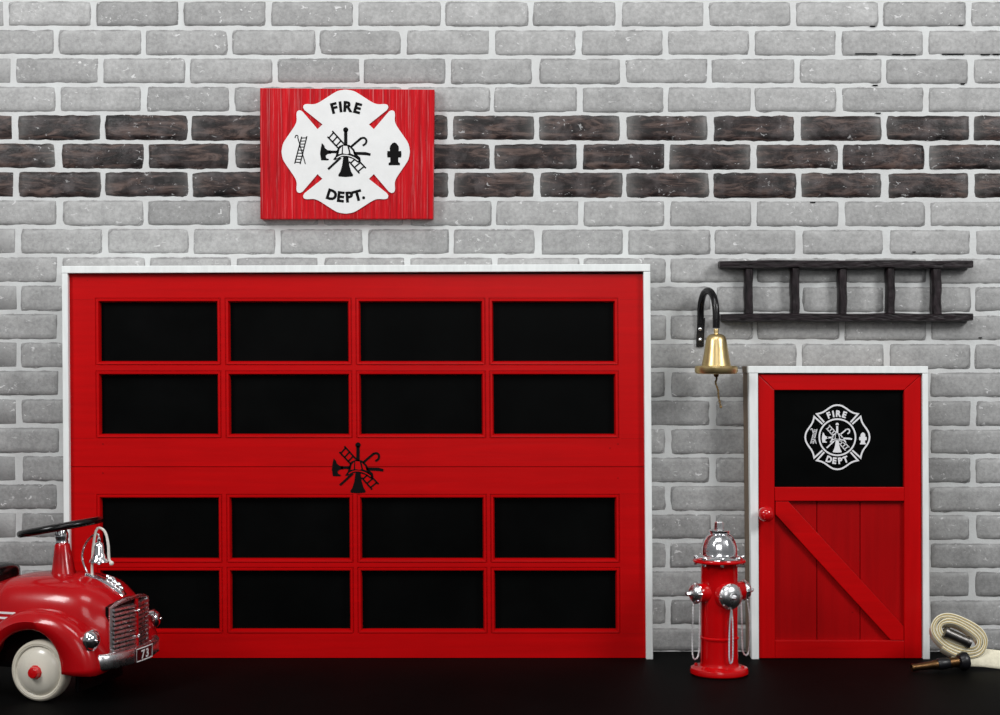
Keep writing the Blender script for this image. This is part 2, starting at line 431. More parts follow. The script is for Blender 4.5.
def word_arc(mb, text, E, R, span, h, up=True, wscale=1.0, center=0):
    """letters on an arc of radius R about the emblem centre; span = centre angles (degrees) of letters; h = cap height"""
    for ch, a in zip(text, span):
        vs, fs = glyph(ch)
        xs = [v.x for v in vs]; cx = (min(xs)+max(xs))/2; k = h/.70
        out = []
        for v in vs:
            lx = (v.x-cx)*k*wscale; ly = v.y*k
            an = math.radians(a)
            if up:   # baseline at radius R, tops outward
                ex = (R+ly)*math.sin(an)+lx*math.cos(an); ey = -(R+ly)*math.cos(an)+lx*math.sin(an)
            else:    # word below the centre, tops inward
                rr = R-ly
                ex = rr*math.sin(an)+lx*math.cos(an); ey = rr*math.cos(an)-lx*math.sin(an)
            out.append(E(ex, ey+center))
        k0 = len(mb.v); n = len(out)
        mb.v += out; mb.f += [tuple(i+k0 for i in f) for f in fs]
LOBE_L = [(-41.2, 41.6), (-42.6, 44), (-41.8, 46.6), (-38.5, 47.6), (-32, 47.4), (-26, 49.6), (-16, 56), (-8, 60.6), (0, 62)]
def lobe(full=True):
    half = [LOBE_L[0]]+[tuple(q) for q in cr(LOBE_L[1:], 3)]
    pts = half+[(-x, y) for x, y in reversed(half[:-1])]
    return pts     # y up

# ---------------------------------------------------------------- wooden sign
SD = .032
t = thing('wooden_sign', 'square red-stained wooden board with white fire department cross hung on brick wall', 'sign', P(347, 219, .001))
I = inv(t)
b_ = MB(); q = [P(260, 88, SD), P(434.5, 89.5, SD), P(433.2, 218.8, SD), P(260.3, 219, SD)]
q = [(p.x, p.y, p.z) for p in q]; b_.hexa(q[::-1], SD-.0055)
b_.build('board', M['sign_red'], t, bev=.0015, inv=I)
E = Emap(345.7, 151.6, 1.0, SD+.0030)
lb = lobe(); pts = []
for k in range(4):
    a = -PI/2*k; sc = 1.0 if k % 2 == 0 else 1.035
    # inner slot corners on both sides of each lobe
    loc = [(-23.2, 27.2)]+lb+[(23.2, 27.2)]
    for x, y in loc:
        x, y = x*(1.0), y*sc
        if k % 2: x *= .97
        pts.append((x*math.cos(a)-y*math.sin(a), x*math.sin(a)+y*math.cos(a)))
pl = MB().poly([E(x, -y) for x, y in pts], .0028).build('cross_plate', M['emblem_white'], t, inv=I)
E2 = Emap(345.7, 151.6, 1.0, SD+.0036)
w = MB(); word_arc(w, 'FIRE', E2, 40.3, [-14.6, -6.6, 3.2, 15.4], 9.8, True, 1.0)
w.build('lettering', M['emblem_black'], pl, inv=I, flip=False)
w = MB(); word_arc(w, 'DEPT.', E2, 50.2, [-17.6, -6.2, 4.8, 15.0, 21.2], 9.8, False, 1.0)
w.build('lettering', M['emblem_black'], pl, inv=I, flip=False)
a, h = tools(E2, 1.0); te = a.build('tool_emblem', M['emblem_black'], pl, inv=I)
h.build('helmet_infill', M['emblem_white'], pl, inv=I)  # white panels of the helmet drawing
side_ladder(E2, 1).build('ladder_emblem', M['emblem_black'], pl, inv=I)
side_hydrant(E2, 1).build('hydrant_emblem', M['emblem_black'], pl, inv=I)

# ---------------------------------------------------------------- garage door
G = lambda x, y: x+.0072*(y-265)       # the door leans a hair to the right towards the floor
TD, GD = .108, .092
def gq(x0, x1, y0, y1, d): return [P(G(x0, y1), y1, d), P(G(x1, y1), y1, d), P(G(x1, y0), y0, d), P(G(x0, y0), y0, d)]
tr = MB()
zfloor = lambda d: 357.5+CAMH*F/(CAMD-d)
yb = zfloor(TD)-.15
tr.hexa([P(61.3, 266, TD), P(650.3, 264, TD), P(650.3, 271.3, TD), P(61.3, 273.2, TD)][::-1], TD-.004)
tr.hexa(gq(61.6, 67.6, 273.3, yb, TD-.001), TD-.005)
tr.hexa(gq(643.4, 650.3, 271.6, yb, TD-.001), TD-.005)
o = tr.build('trim_1', M['trim_white'], bev=.0015); o['kind'] = 'structure'
t = thing('garage_door', 'wide red wooden garage door with sixteen black panes in white trim', 'garage door', P(357, zfloor(GD), GD)*1.0)
t.location.z = 0; t['kind'] = 'thing'; I = inv(t)
cols = [(99.3, 216.0), (229.0, 347.0), (359.6, 480.6), (492.8, 613.4)]
def section(y0, y1, rows, x0=67.9, x1=643.2):
    """slab with window openings and stepped glazing bead round each"""
    mb = MB(); PR = [(4.6, 0), (4.3, .002), (3.6, .002), (3.2, -.0008), (1.4, -.0005), (.4, .006), (0, .020)]
    o5 = PR[0][0]
    xs = [x0]+[c for a_, b2 in cols for c in (a_-o5, b2+o5)]+[x1]
    ys = [y0]+[c for a_, b2 in rows for c in (a_-o5, b2+o5)]+[y1]
    for i in range(len(xs)-1):
        for j in range(len(ys)-1):
            if i % 2 == 1 and j % 2 == 1:
                rings = []
                for off, dd in PR:
                    a0, a1 = xs[i]+o5-off, xs[i+1]-o5+off; b0, b1 = ys[j]+o5-off, ys[j+1]-o5+off
                    # pixel coordinates belong to the face plane; depth pushes straight back
                    rings.append([p+Vector((0, dd, 0)) for p in gq(a0, a1, b0, b1, GD)])
                vs = [p for r_ in rings for p in r_]; fs = []
                for k in range(len(rings)-1):
                    for q in range(4): fs.append((k*4+q, k*4+(q+1) % 4, (k+1)*4+(q+1) % 4, (k+1)*4+q))
                mb.add(vs, fs)
            else: mb.add(gq(xs[i], xs[i+1], ys[j], ys[j+1], GD), [(0, 1, 2, 3)])
    # outer edges and back
    e0, e1 = gq(x0, x1, y0, y1, GD), [p+Vector((0, .03, 0)) for p in gq(x0, x1, y0, y1, GD)]
    for q in range(4): mb.add([e0[q], e0[(q+1) % 4], e1[(q+1) % 4], e1[q]], [(3, 2, 1, 0)])
    bm = bmesh.new()
    mb.add(e1, [(3, 2, 1, 0)])
    return mb
GB = zfloor(GD)-.6
for (y0, y1, rows) in ((274, 466.5, [(302.4, 361), (375.2, 434)]), (467.1, GB, [(498.6, 558.6), (571.6, 629.4)])):
    sec = section(y0, y1, rows).build('door_section', M['door_red'], t, inv=I, flip=False)
    sec.data.flip_normals() if sec.data.polygons[0].normal.y > 0 else None
    for yy in ((299.6, 438.4) if y0 < 300 else (493.8, 633.6)):
        for xa_, xb_ in ((68.5, 93), (619.5, 642.5)): MB().hexa(gq(xa_, xb_, yy-.18, yy+.18, GD+.0003), .0006).build('rail_joint', M['plank_red'], sec, inv=I)
    for r0, r1 in rows:
        for c0, c1 in cols:
            g_ = gq(c0-.5, c1+.5, r0-.5, r1+.5, GD)
            MB().hexa([p+Vector((0, .017, 0)) for p in g_], .004).build('window_pane', M['black_pane'], t, inv=I)
# panelling screws / knots: short joint lines
a, h = tools(Emap(358, 467.2, 1.02, GD+.0012), 1.02, .001)
a.build('tool_emblem', M['emblem_black'], t, inv=I); h.build('helmet_infill', M['door_red'], t, inv=I)  # helmet panels drawn in the door's red
for (px, py) in ((103, 444), (103, 473), (618, 444), (618, 478), (610, 448)):
    c0 = P(px, py, GD+.0004); MB().lathe([(.0012, 0), (.0012, .001)], 8, Matrix.Translation(c0) @ Matrix.Rotation(PI/2, 4, 'X')).build('nail_hole', M['emblem_black'], t, inv=I)

# ---------------------------------------------------------------- small door
DT, DD = .106, .098
def rq(x0, x1, y0, y1, d): return [P(x0, y1, d), P(x1, y1, d), P(x1, y0, d), P(x0, y0, d)]
tr = MB(); yb = zfloor(DT)-.15; W0 = .024
tr.hexa([P(748.3, 373, DT), P(928.2, 373.2, DT), P(928.2, 366.2, DT), P(748.3, 366, DT)], W0)
tr.hexa([P(751.8, yb, DT-.001), P(759, yb, DT-.001), P(758, 373.2, DT-.001), P(749, 373.2, DT-.001)], W0)
tr.hexa([P(923.4, yb, DT-.001), P(930, yb, DT-.001), P(928.2, 373.4, DT-.001), P(922.4, 373.4, DT-.001)], W0)
nfr = len(tr.f); bk = lambda pts: [p+Vector((0, W0, 0)) for p in pts]
tr.hexa(bk([P(748.6, 373, DT), P(928, 373.2, DT), P(928, 366.6, DT), P(748.6, 366.4, DT)]), DT-W0-.004)
tr.hexa(bk([P(752.1, yb, DT-.001), P(759, yb, DT-.001), P(758, 373.2, DT-.001), P(749.3, 373.2, DT-.001)]), DT-W0-.004)
tr.hexa(bk([P(922.2, yb, DT-.001), P(929.7, yb, DT-.001), P(928, 373.4, DT-.001), P(921, 373.4, DT-.001)]), DT-W0-.004)
o = tr.build('trim_2', [M['trim_white'], M['raw_wood']], bev=.0012); o['kind'] = 'structure'
for p in o.data.polygons: p.material_index = int(p.index >= nfr)
t = thing('small_door', 'small red plank door with black window and white fire department decal', 'door', P(840, 600, DD)); t.location.z = 0; t['kind'] = 'thing'
I = inv(t); bt = zfloor(DD)-.6
L, R_, T = 758.8, 921.6, 374.4
def bar(name, quad, mat, th=.022, bev=.0012): return MB().hexa(quad, th).build(name, mat, t, bev=bev, inv=I)
# mitred top corners
bar('top_rail', [P(774.5, 390, DD), P(904, 390, DD), P(921.2, T, DD), P(758.6, T, DD)], M['door_red'])
bar('stile', [P(L+.4, bt, DD), P(775, bt, DD), P(774.3, 390.2, DD), P(758.4, T+.4, DD)], M['door_red_v'])
bar('stile', [P(904.4, bt, DD), P(921.9, bt, DD), P(921.2, T+.4, DD), P(904.2, 390.2, DD)], M['door_red_v'])
bar('middle_rail', [P(775.1, 501, DD), P(904.3, 501, DD), P(904.2, 487.3, DD), P(774.7, 487.3, DD)], M['door_red'])
bar('bottom_rail', [P(775.1, bt, DD), P(904.3, bt, DD), P(904.3, 640.6, DD), P(775.1, 640.6, DD)], M['door_red'])
br = [P(775.6, 501.6, DD), P(788.5, 501.6, DD), P(903.8, 626.5, DD), P(903.8, 640.2, DD), P(891, 640.2, DD), P(775.6, 514.5, DD)]
MB().hexa(br[::-1], .012).build('diagonal_brace', M['door_red'], t, bev=.0008, inv=I)
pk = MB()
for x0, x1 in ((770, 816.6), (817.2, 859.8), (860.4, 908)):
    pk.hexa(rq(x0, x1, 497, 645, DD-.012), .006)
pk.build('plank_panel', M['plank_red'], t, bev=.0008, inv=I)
wp = bar('window_pane', rq(771, 907, 386, 491, DD-.012), M['black_pane'], .004, 0)
kb = MB(); kp = P(764.0, 512.8, DD)
kb.lathe([(.008, 0), (.008, .008), (.006, .012), (.012, .017), (.0175, .024), (.0195, .032), (.0185, .040), (.014, .047), (.007, .051), (.0005, .052)], 28,
         Matrix.Translation(kp) @ Matrix.Rotation(PI/2, 4, 'X'))
kb.build('door_knob', M['knob_red'], t, smooth=True, inv=I)
# decal
dcx, dcy, ds, dd_ = 837.4, 437.2, .525, DD-.0116
E = Emap(dcx, dcy, ds, dd_+.0005)
dc = MB(); px = PXW
ring = [E(*p) for p in arc(0, 0, 34.5, 0, 352.5, 47)]
dc.stroke(ring, 1.55*px, .0004, True)
for k in range(4):
    a = -PI/2*k
    half = [tuple(q) for q in cr(LOBE_L[1:], 3)]
    out = half+[(-x, y) for x, y in reversed(half[:-1])]
    al = math.degrees(math.acos(20.5/35.5))
    inner = [(x, y) for x, y in arc(0, 0, 35.2, al+6, 180-al-6, 10)]
    hf = [(-25, 28.4), (-39.2, 44.2)]+[tuple(q) for q in cr([(-39.2, 44.2), (-31, 46.2), (-24, 49.6), (-15, 56), (-7.5, 60), (0, 61.2)], 3)][1:]
    lp = hf+[(-x, y) for x, y in reversed(hf[:-1])]
    rp = [(x*math.cos(a)-y*math.sin(a), -(x*math.sin(a)+y*math.cos(a))) for x, y in lp]
    dc.stroke([E(*p) for p in rp], 1.6*px, .0004)
dec = dc.build('cross_decal', M['decal_white'], wp, inv=I)
dec['label'] = 'white outlined fire department cross decal'
w = MB(); word_arc(w, 'FIRE', E, 39.5, [-21, -10, 3, 17.5], 11.2, True, .95); w.build('lettering', M['decal_white'], wp, inv=I, flip=False); w = MB()
word_arc(w, 'DEPT', E, 50.5, [-20.5, -7, 7, 20], 11.2, False, .95)
w.build('lettering', M['decal_white'], wp, inv=I, flip=False)
Et = Emap(dcx-.2, dcy+.2, .60, dd_+.0005)
a, h = tools(Et, .60, .0003); a.build('tool_decal', M['decal_white'], wp, inv=I); h.build('helmet_cutouts', M['black_pane'], wp, inv=I)  # helmet panels drawn in pane black
side_ladder(E, ds*1.3, .0003).build('ladder_decal', M['decal_white'], wp, inv=I)
side_hydrant(E, ds, .0003).build('hydrant_decal', M['decal_white'], wp, inv=I)
for dobj in ('cross_decal',): pass

# ---------------------------------------------------------------- wall ladder
t = thing('wooden_ladder', 'short dark-stained wooden ladder hung sideways on brick wall above small door', 'ladder', P(846, 321, .001)); I = inv(t)
LD = .044
def rail(x0, x1, y0, y1, bend):
    path = []; n = 14; up = []
    for i in range(n+1):
        s = i/n; x = x0+(x1-x0)*s; dy = bend*math.sin(s*PI)+.35*math.sin(s*17)
        c0 = P(x, (y0+y1)/2+dy, LD); c0.y = -LD+.020
        hw = (y1-y0+.9)/2*PXW*(1+.06*math.sin(s*23+x0)); 
        if i in (0, n): hw *= .82
        path.append((c0, Vector((0, 1, 0)), Vector((0, 0, 1)), hw))
    mb = MB()
    vs = []; fs = []
    sect = [(-.018, -.75), (-.018, .75), (-.013, 1), (.013, 1), (.018, .75), (.018, -.75), (.013, -1), (-.013, -1)]
    mb2 = [(p, X, Y*h_) for p, X, Y, h_ in path]
    mb.sweep(mb2, sect)
    return mb
for (a_, b2, c_, d_, bd) in ((720, 973.6, 260.6, 267.8, 0), (720.8, 973.6, 313.6, 320.8, .3)):
    rail(a_, b2, c_, d_, bd).build('rail', M['ladder_wood'], t, smooth=True, inv=I, ang=35)
for i, (xa, xb) in enumerate(((745.6, 753.6), (792, 800.4), (839.6, 848), (888, 896.2), (933.4, 942.8))):
    mb = MB(); path = []
    for j in range(9):
        s = j/8; c0 = P((xa+xb)/2+.3*math.sin(s*9+i), 267+47*s, LD); c0.y = -.021
        hw = (xb-xa)/2*PXW*(1+.05*math.sin(s*14+i*2))
        path.append((c0, Vector((0, 1, 0)), Vector((1, 0, 0))*hw))
    mb.sweep(path, [(-.016, -.7), (-.016, .7), (-.011, 1), (.011, 1), (.016, .7), (.016, -.7), (.011, -1), (-.011, -1)])
    mb.build('rung', M['ladder_wood_v'], t, smooth=True, inv=I, ang=35)

# ---------------------------------------------------------------- bell bracket and bell
BDp = .115
t = thing('bell_bracket', 'black iron gooseneck bracket screwed to brick wall left of ladder', 'bracket', P(700.5, 346, .001)); I = inv(t)
MB().hexa([P(696.2, 346.5, .009), P(703.8, 346.5, .009), P(705.2, 318, .009), P(697.6, 318, .009)], .0085).build('back_plate', M['black_metal'], t, bev=.001, inv=I)
path = [P(700.9, 324, .010), P(700.6, 312, .011), P(701.4, 302, .020), P(704, 293.5, .042), P(708.6, 290.8, .070), P(713, 295.5, .096), P(715.4, 305, .111), P(716.1, 316, BDp), P(716.1, 328, BDp)]
path = cr(path, 6)
sec = [(math.cos(a)*1.0, math.sin(a)*1.0) for a in [2*PI*i/10 for i in range(10)]]
mb = MB(); mb.tube(path, .0086, 12); mb.build('gooseneck_arm', M['black_metal'], t, smooth=True, inv=I)
for py in (329, 339.5):
    c0 = P(700.2, py, .0088)
    MB().lathe([(.0045, 0), (.0045, .002), (.003, .0036), (.0003, .0042)], 14, Matrix.Translation(c0) @ Matrix.Rotation(PI/2, 4, 'X')).build('screw', M['silver'], t, smooth=True, inv=I)
ZB = CAMD-BDp; sB = ZB/F; bc = P(716.2, 374, BDp)
t = thing('brass_bell', 'small gold brass bell with hanging cord under black gooseneck bracket', 'bell', bc); I = inv(t)
pr = [(.0, 45.2), (2.2, 45.2), (2.6, 43.5), (2.2, 41), (2.4, 40.2), (5.0, 39.9), (7.8, 38.6), (9.4, 36.4), (10.3, 33.4), (11.4, 26), (13.0, 16.5), (14.3, 10), (14.6, 8.4), (20.4, 8.0), (21.4, 6.6), (21.4, 2.6), (20.4, .6), (18.5, 0), (16.5, .8), (14.4, 5), (11.5, 14), (9.2, 26), (7.2, 34), (4, 37), (.001, 37.4)]
pr = [(max(.00001, r*sB), z*sB) for r, z in pr]
MB().lathe(pr, 48, Matrix.Translation(bc), cap=False).build('bell_body', M['brass'], t, smooth=True, inv=I, ang=32)
MB().sphere(bc+Vector((0, 0, -.002)), .0065).build('clapper', M['old_brass'], t, smooth=True, inv=I)
cp = cr([P(716.2, 374, BDp), P(716.6, 379, BDp), P(715.6, 383, BDp), P(718, 390, BDp), P(718.8, 398, BDp), P(720.8, 406.5, BDp)], 8)
mb = MB()
for ph in (0, PI):
    q = []
    for i, p in enumerate(cp): q.append(p+Vector((math.cos(i*.9+ph), math.sin(i*.9+ph), 0))*.0013)
    mb.tube(q, .0015, 6)
mb.sphere(cp[-1]+Vector((0, 0, -.001)), .0036, 10)
mb.build('pull_cord', M['rope_tan'], t, smooth=True, inv=I)

# ---------------------------------------------------------------- hydrant
HZ = 3.715; hx = (719.2-500)/F*HZ
hl = Vector((hx, -(CAMD-HZ), 0))
psi = math.radians(22)
t = thing('fire_hydrant', 'red toy fire hydrant with silver bonnet and chained caps on black floor', 'hydrant', hl, psi); I = None
def hb(mb, name, mat, **kw): return mb.build(name, mat, t, smooth=True, **kw)
hb(MB().lathe([(.0001, .001), (.064, .001), (.0672, .004), (.0675, .010), (.0655, .0155), (.060, .018), (.050, .019), (.0455, .0215), (.044, .026), (.0436, .030), (.043, .082), (.0455, .0835), (.0458, .087), (.0428, .0895), (.0425, .22), (.0425, .256), (.045, .262), (.0001, .262)], 48), 'barrel', M['gloss_red'])
hb(MB().lathe([(.0001, .2595), (.057, .2595), (.0608, .261), (.0612, .2640), (.059, .2662), (.0001, .2662)], 48), 'bonnet_flange', M['gloss_red'])
dome = [(.0545, .2662), (.0555, .2690), (.0535, .2720), (.0455, .2760), (.0425, .2775), (.0412, .281), (.0412, .288), (.0400, .299), (.0365, .310), (.031, .319), (.0245, .326), (.022, .3275), (.0245, .331), (.0255, .3335), (.023, .335), (.011, .336), (.0001, .336)]
dm = MB(); seg = 60; vs = []; fs = []
for r, z in dome:   # faint ribs over the dome
    for k in range(seg):
        a = 2*PI*k/seg; rr = r*(1+(.035*max(0, math.cos(8*a))**4 if .28 < z < .325 else 0))
        vs.append((rr*math.cos(a), rr*math.sin(a), z))
for i in range(len(dome)-1):
    for k in range(seg): k2 = (k+1) % seg; fs.append((i*seg+k, i*seg+k2, (i+1)*seg+k2, (i+1)*seg+k))
dm.add(vs, fs); hb(dm, 'bonnet', M['chrome'], ang=50)
MB().lathe([(.0118, .3355), (.0108, .3515), (.0088, .3545), (.0001, .3545)], 5).build('operating_nut', M['silver'], t, bev=.0008)
for k in range(8):
    a = 2*PI*(k+.5)/8; c0 = Matrix.Translation((.0545*math.cos(a), .0545*math.sin(a), 0))
    bo = MB().lathe([(.0001, .2535), (.0035, .2545), (.0048, .257), (.0048, .2605)], 6, c0)
    bo.lathe([(.0055, .2690), (.0055, .2735), (.004, .276), (.0001, .2765)], 6, c0)
    bo.build('bolt', M['silver'], t, bev=.0004)
for k in range(6):
    a = 2*PI*(k+.3)/6; c0 = Matrix.Translation((.055*math.cos(a), .055*math.sin(a), 0))
    MB().lathe([(.0045, .0175), (.0045, .0205), (.003, .0225), (.0001, .023)], 6, c0).build('base_bolt', M['gloss_red'], t, bev=.0003)
def nozzle(az, zc, rn, reach, rc, label=None):
    Mx = Matrix.Translation((0, 0, zc)) @ Matrix.Rotation(az, 4, 'Z') @ Matrix.Rotation(PI/2, 4, 'Y')
    r0 = .034
    hb(MB().lathe([(rn*1.18, r0), (rn*1.12, r0+.008), (rn*1.0, r0+.012), (rn*1.0, reach), (rn*.9, reach+.002), (.0001, reach+.002)], 32, Mx), 'nozzle', M['gloss_red'])
    cp_ = MB().lathe([(rc*.96, reach), (rc*1.03, reach+.002), (rc*1.03, reach+.006), (rc*.93, reach+.008), (rc*.93, reach+.011), (rc*.80, reach+.015), (rc*.5, reach+.0185), (rc*.36, reach+.019), (rc*.34, reach+.021), (.0001, reach+.021)], 32, Mx)
    cap = hb(cp_, 'nozzle_cap', M['silver'])
    MB().lathe([(.0056, reach+.020), (.0048, reach+.030), (.0036, reach+.0315), (.0001, reach+.0315)], 5, Mx).build('cap_nut', M['silver'], cap, bev=.0005)
    lg = MB()
    for k in range(8):
        a = 2*PI*k/8
        lg.lathe([(.003, reach+.001), (.003, reach+.0095), (.0018, reach+.011), (.0001, reach+.0112)], 8, Mx @ Matrix.Translation((rc*.93*math.cos(a), rc*.93*math.sin(a), 0)))
    hb(lg, 'cap_lugs', M['silver'])
    return Mx
zc = .189
def chain(pts, name='chain'):
    mb = MB(); L = 0; pts = cr(pts, 14)
    # resample at the link pitch
    out = [pts[0]]; pitch_ = .0034
    for p in pts[1:]:
        while (p-out[-1]).length >= pitch_: out.append(out[-1]+(p-out[-1]).normalized()*pitch_)
    for i in range(len(out)-1):
        a, b2 = out[i], out[i+1]; dr = (b2-a).normalized(); c = (a+b2)/2
        s = dr.cross(Vector((1, 0, 0)) if i % 2 else Vector((.0, 1, 0)))
        if s.length < .1: s = dr.cross(Vector((.7, .7, 0)))
        s.normalize()
        lk = [c+dr*math.cos(q)*.0030+s*math.sin(q)*.0017 for q in [2*PI*j/8 for j in range(8)]]
        mb.tube(lk, .00085, 5, True)
    o = mb.build(name, M['chain'], t, smooth=True); o['kind'] = 'stuff'; del o['kind']; return o
# local frame: front nozzle points along -y
front = -PI/2; left = PI; right = 0
nozzle(front, zc-.002, .027, .047, .0285)
nozzle(left, zc+.002, .0215, .056, .0232)
nozzle(right, zc+.002, .0215, .060, .0232)
V = Vector
chain([V((-.070, -.004, zc-.021)), V((-.073, -.006, .13)), V((-.073, -.005, .055)), V((-.065, -.004, .040)), V((-.056, -.004, .055)), V((-.054, -.004, .12)), V((-.053, -.004, zc-.022))])
chain([V((-.003, -.060, zc-.030)), V((-.0045, -.056, .12)), V((-.0045, -.054, .05)), V((.0, -.054, .034)), V((.0045, -.054, .05)), V((.0045, -.054, .12)), V((.003, -.052, zc-.034))])
chain([V((.073, -.004, zc-.021)), V((.077, -.006, .13)), V((.077, -.005, .055)), V((.069, -.004, .040)), V((.060, -.004, .055)), V((.058, -.004, .12)), V((.056, -.004, zc-.022))])

# ---------------------------------------------------------------- ride-on car (local: +x forward, -y towards the viewer)
TH = math.radians(14.3)
t = car = thing('ride_on_car', 'red vintage ride-on toy car with black steering wheel and chrome grille', 'toy car', (-.950, -.447, 0), -TH)
def cb(mb, name, mat, parent=None, **kw):
    kw.setdefault('smooth', True); return mb.build(name, mat, parent or car, **kw)
# u, half width, z bottom, z top, exponent
KEY = [(-.56, .035, .125, .150, .8), (-.545, .07, .105, .185, .7), (-.52, .09, .12, .206, .65), (-.47, .115, .148, .228, .60), (-.42, .120, .148, .234, .58), (-.34, .121, .146, .224, .58), (-.325, .121, .084, .220, .58), (-.28, .122, .082, .205, .55), (-.20, .123, .082, .222, .55), (-.13, .123, .084, .247, .56), (-.105, .122, .140, .252, .56),
       (-.04, .122, .148, .257, .60), (.02, .120, .148, .256, .62), (.06, .115, .146, .250, .62), (.088, .108, .138, .240, .62), (.112, .100, .090, .225, .60), (.130, .092, .088, .209, .58), (.136, .086, .092, .200, .56)]
body = [Vector(k[:4]) for k in KEY]
def interp(u):
    for i in range(len(KEY)-1):
        if KEY[i][0] <= u <= KEY[i+1][0]:
            f = (u-KEY[i][0])/(KEY[i+1][0]-KEY[i][0]); return [KEY[i][j]*(1-f)+KEY[i+1][j]*f for j in range(5)]
    return list(KEY[0 if u < KEY[0][0] else -1])
secs = []
us = []
for i in range(len(KEY)-1):
    for q in range(3): us.append(None); secs.append((i, q/3))
def keycr(i, tt):
    g = lambda k: KEY[max(0, min(len(KEY)-1, k))]
    p0, p1, p2, p3 = g(i-1), g(i), g(i+1), g(i+2)
    return [.5*(2*p1[j]+(p2[j]-p0[j])*tt+(2*p0[j]-5*p1[j]+4*p2[j]-p3[j])*tt**2+(3*p1[j]-p0[j]-3*p2[j]+p3[j])*tt**3) for j in range(5)]
rows = [keycr(i, tt) for i, tt in secs]+[list(KEY[-1])]
NS = 40; vs = []; fs = []
for (u, a, zb, zt, ex) in rows:
    for k in range(NS+1):
        ang = PI*k/NS; c_ = math.cos(ang); s_ = math.sin(ang)
        y = -a*math.copysign(abs(c_)**ex, c_); z = zb+(zt-zb)*abs(s_)**(ex+.08)
        vs.append((u, y, z))
K = NS+1
for i in range(len(rows)-1):
    for k in range(NS): fs.append((i*K+k, i*K+k+1, (i+1)*K+k+1, (i+1)*K+k))
    fs.append((i*K+NS, i*K, (i+1)*K, (i+1)*K+NS))
fs.append(tuple(range(K))); fs.append(tuple((len(rows)-1)*K+k for k in range(K-1, -1, -1)))
bodyo = cb(MB().add(vs, fs), 'body', M['car_red'], ang=50)
def side_y(u, z):
    _, a, zb, zt, ex = interp(u); s_ = ((z-zb)/(zt-zb))**(1/(ex+.08)); s_ = min(1, s_)
    return a*math.sqrt(max(0, 1-s_*s_))**ex
def top_z(u): return interp(u)[3]
# pinstripes on each flank
for sgn in (-1, 1):
    st_ = MB()
    for z0 in (.183, .172):
        q = []
        for i in range(16):
            u = -.068-.014*(z0 < .175)-.225*i/15
            uu = max(u, -.50); zz = min(z0, interp(uu)[3]-.03)
            q.append(Vector((uu, sgn*(side_y(uu, zz)+.0008), zz)))
        st_.sweep([(p, Vector((0, 0, 1)), Vector((0, sgn, 0))) for p in q], [(-.0022, -.0006), (.0022, -.0006), (.0022, .0006), (-.0022, .0006)])
    cb(st_, 'pinstripe', M['stripe'])
# fenders
def fender(u0, sgn, rear=False):
    vs = []; fs = []; n = 30; prof_n = None
    for i in range(n+1):
        ph = math.radians(-2+184*i/n)
        cph, sph = math.cos(ph), math.sin(ph)
        fr = max(0, cph)
        rin = .088-.024*fr**1.2+(.012*max(0, -cph))
        rout = .126+.012*fr**2+.010*max(0, -cph)
        if rear: rin, rout = .088, .128
        vo = .162; zc_ = .068
        prof = [(rin, vo-.006), (rin+.003, vo-.001), (rin*.55+rout*.45, vo+.004), (rout-.020, vo+.002), (rout-.008, vo-.004), (rout-.002, vo-.014), (rout, vo-.028), (rout-.002, .095), (rout-.006, .07)]
        prof_n = len(prof)
        for r, v_ in prof: vs.append((u0+r*cph, sgn*v_, zc_+r*sph))
    for i in range(n):
        for k in range(prof_n-1):
            a = i*prof_n+k; fs.append((a, a+1, a+prof_n+1, a+prof_n))
    mb = MB().add(vs, fs)
    # rolled lip and closing wall
    o = mb.build('fender', M['car_red'], car, smooth=True, ang=60, flip=True)
    md = o.modifiers.new('shell', 'SOLIDIFY'); md.thickness = .004; md.offset = 0
    return o
for sgn in (-1, 1):
    fender(0, sgn); fender(-.43, sgn, True)
    rb = MB().box(-.300, -.128, min(sgn*.10, sgn*.158), max(sgn*.10, sgn*.158), .060, .070)
    rb.build('running_board', M['car_red'], car, bev=.003)
# underside chassis
cb(MB().box(-.52, .118, -.085, .085, .058, .16), 'chassis', M['black_metal'], smooth=False, bev=.004)
cb(MB().box(.060, .068, -.095, .108, .012, .09), 'added_blackout_plate', M['black_metal'], smooth=False, bev=.003)  # added black plate that hides the far wheel and darkens the underside
# wheels
def wheel(u, sgn, r=.0655):
    Mx = Matrix.Translation((u, sgn*.118, r)) @ Matrix.Rotation(-sgn*PI/2, 4, 'X')
    wt = cb(MB().lathe([(.02, -.006), (r*.93, -.006), (r*.985, -.003), (r, .002), (r, .018), (r*.985, .023), (r*.95, .026), (r*.90, .0275), (r*.86, .026)], 56, Mx, cap=False), 'wheel', M['rubber'])
    cb(MB().lathe([(r*.90, .020), (r*.87, .0275), (r*.84, .0275), (r*.815, .024), (r*.79, .0232), (r*.765, .0255), (r*.6, .0315), (r*.4, .0355), (r*.2, .0375), (.0001, .038)], 56, Mx, cap=False), 'wheel_disc', M['wheel_cream'], wt)
    cb(MB().lathe([(.0155, .036), (.0155, .038), (.0135, .0405), (.012, .048), (.0105, .0505), (.0001, .0515)], 10, Mx), 'hub_cap', M['knob_red'], wt, smooth=False, bev=.0008)
for u in (0, -.43):
    for sgn in (-1, 1): wheel(u, sgn)
    cb(MB().tube([(u, -.116, .0655), (u, .116, .0655)], .006, 10), 'axle', M['black_metal'])
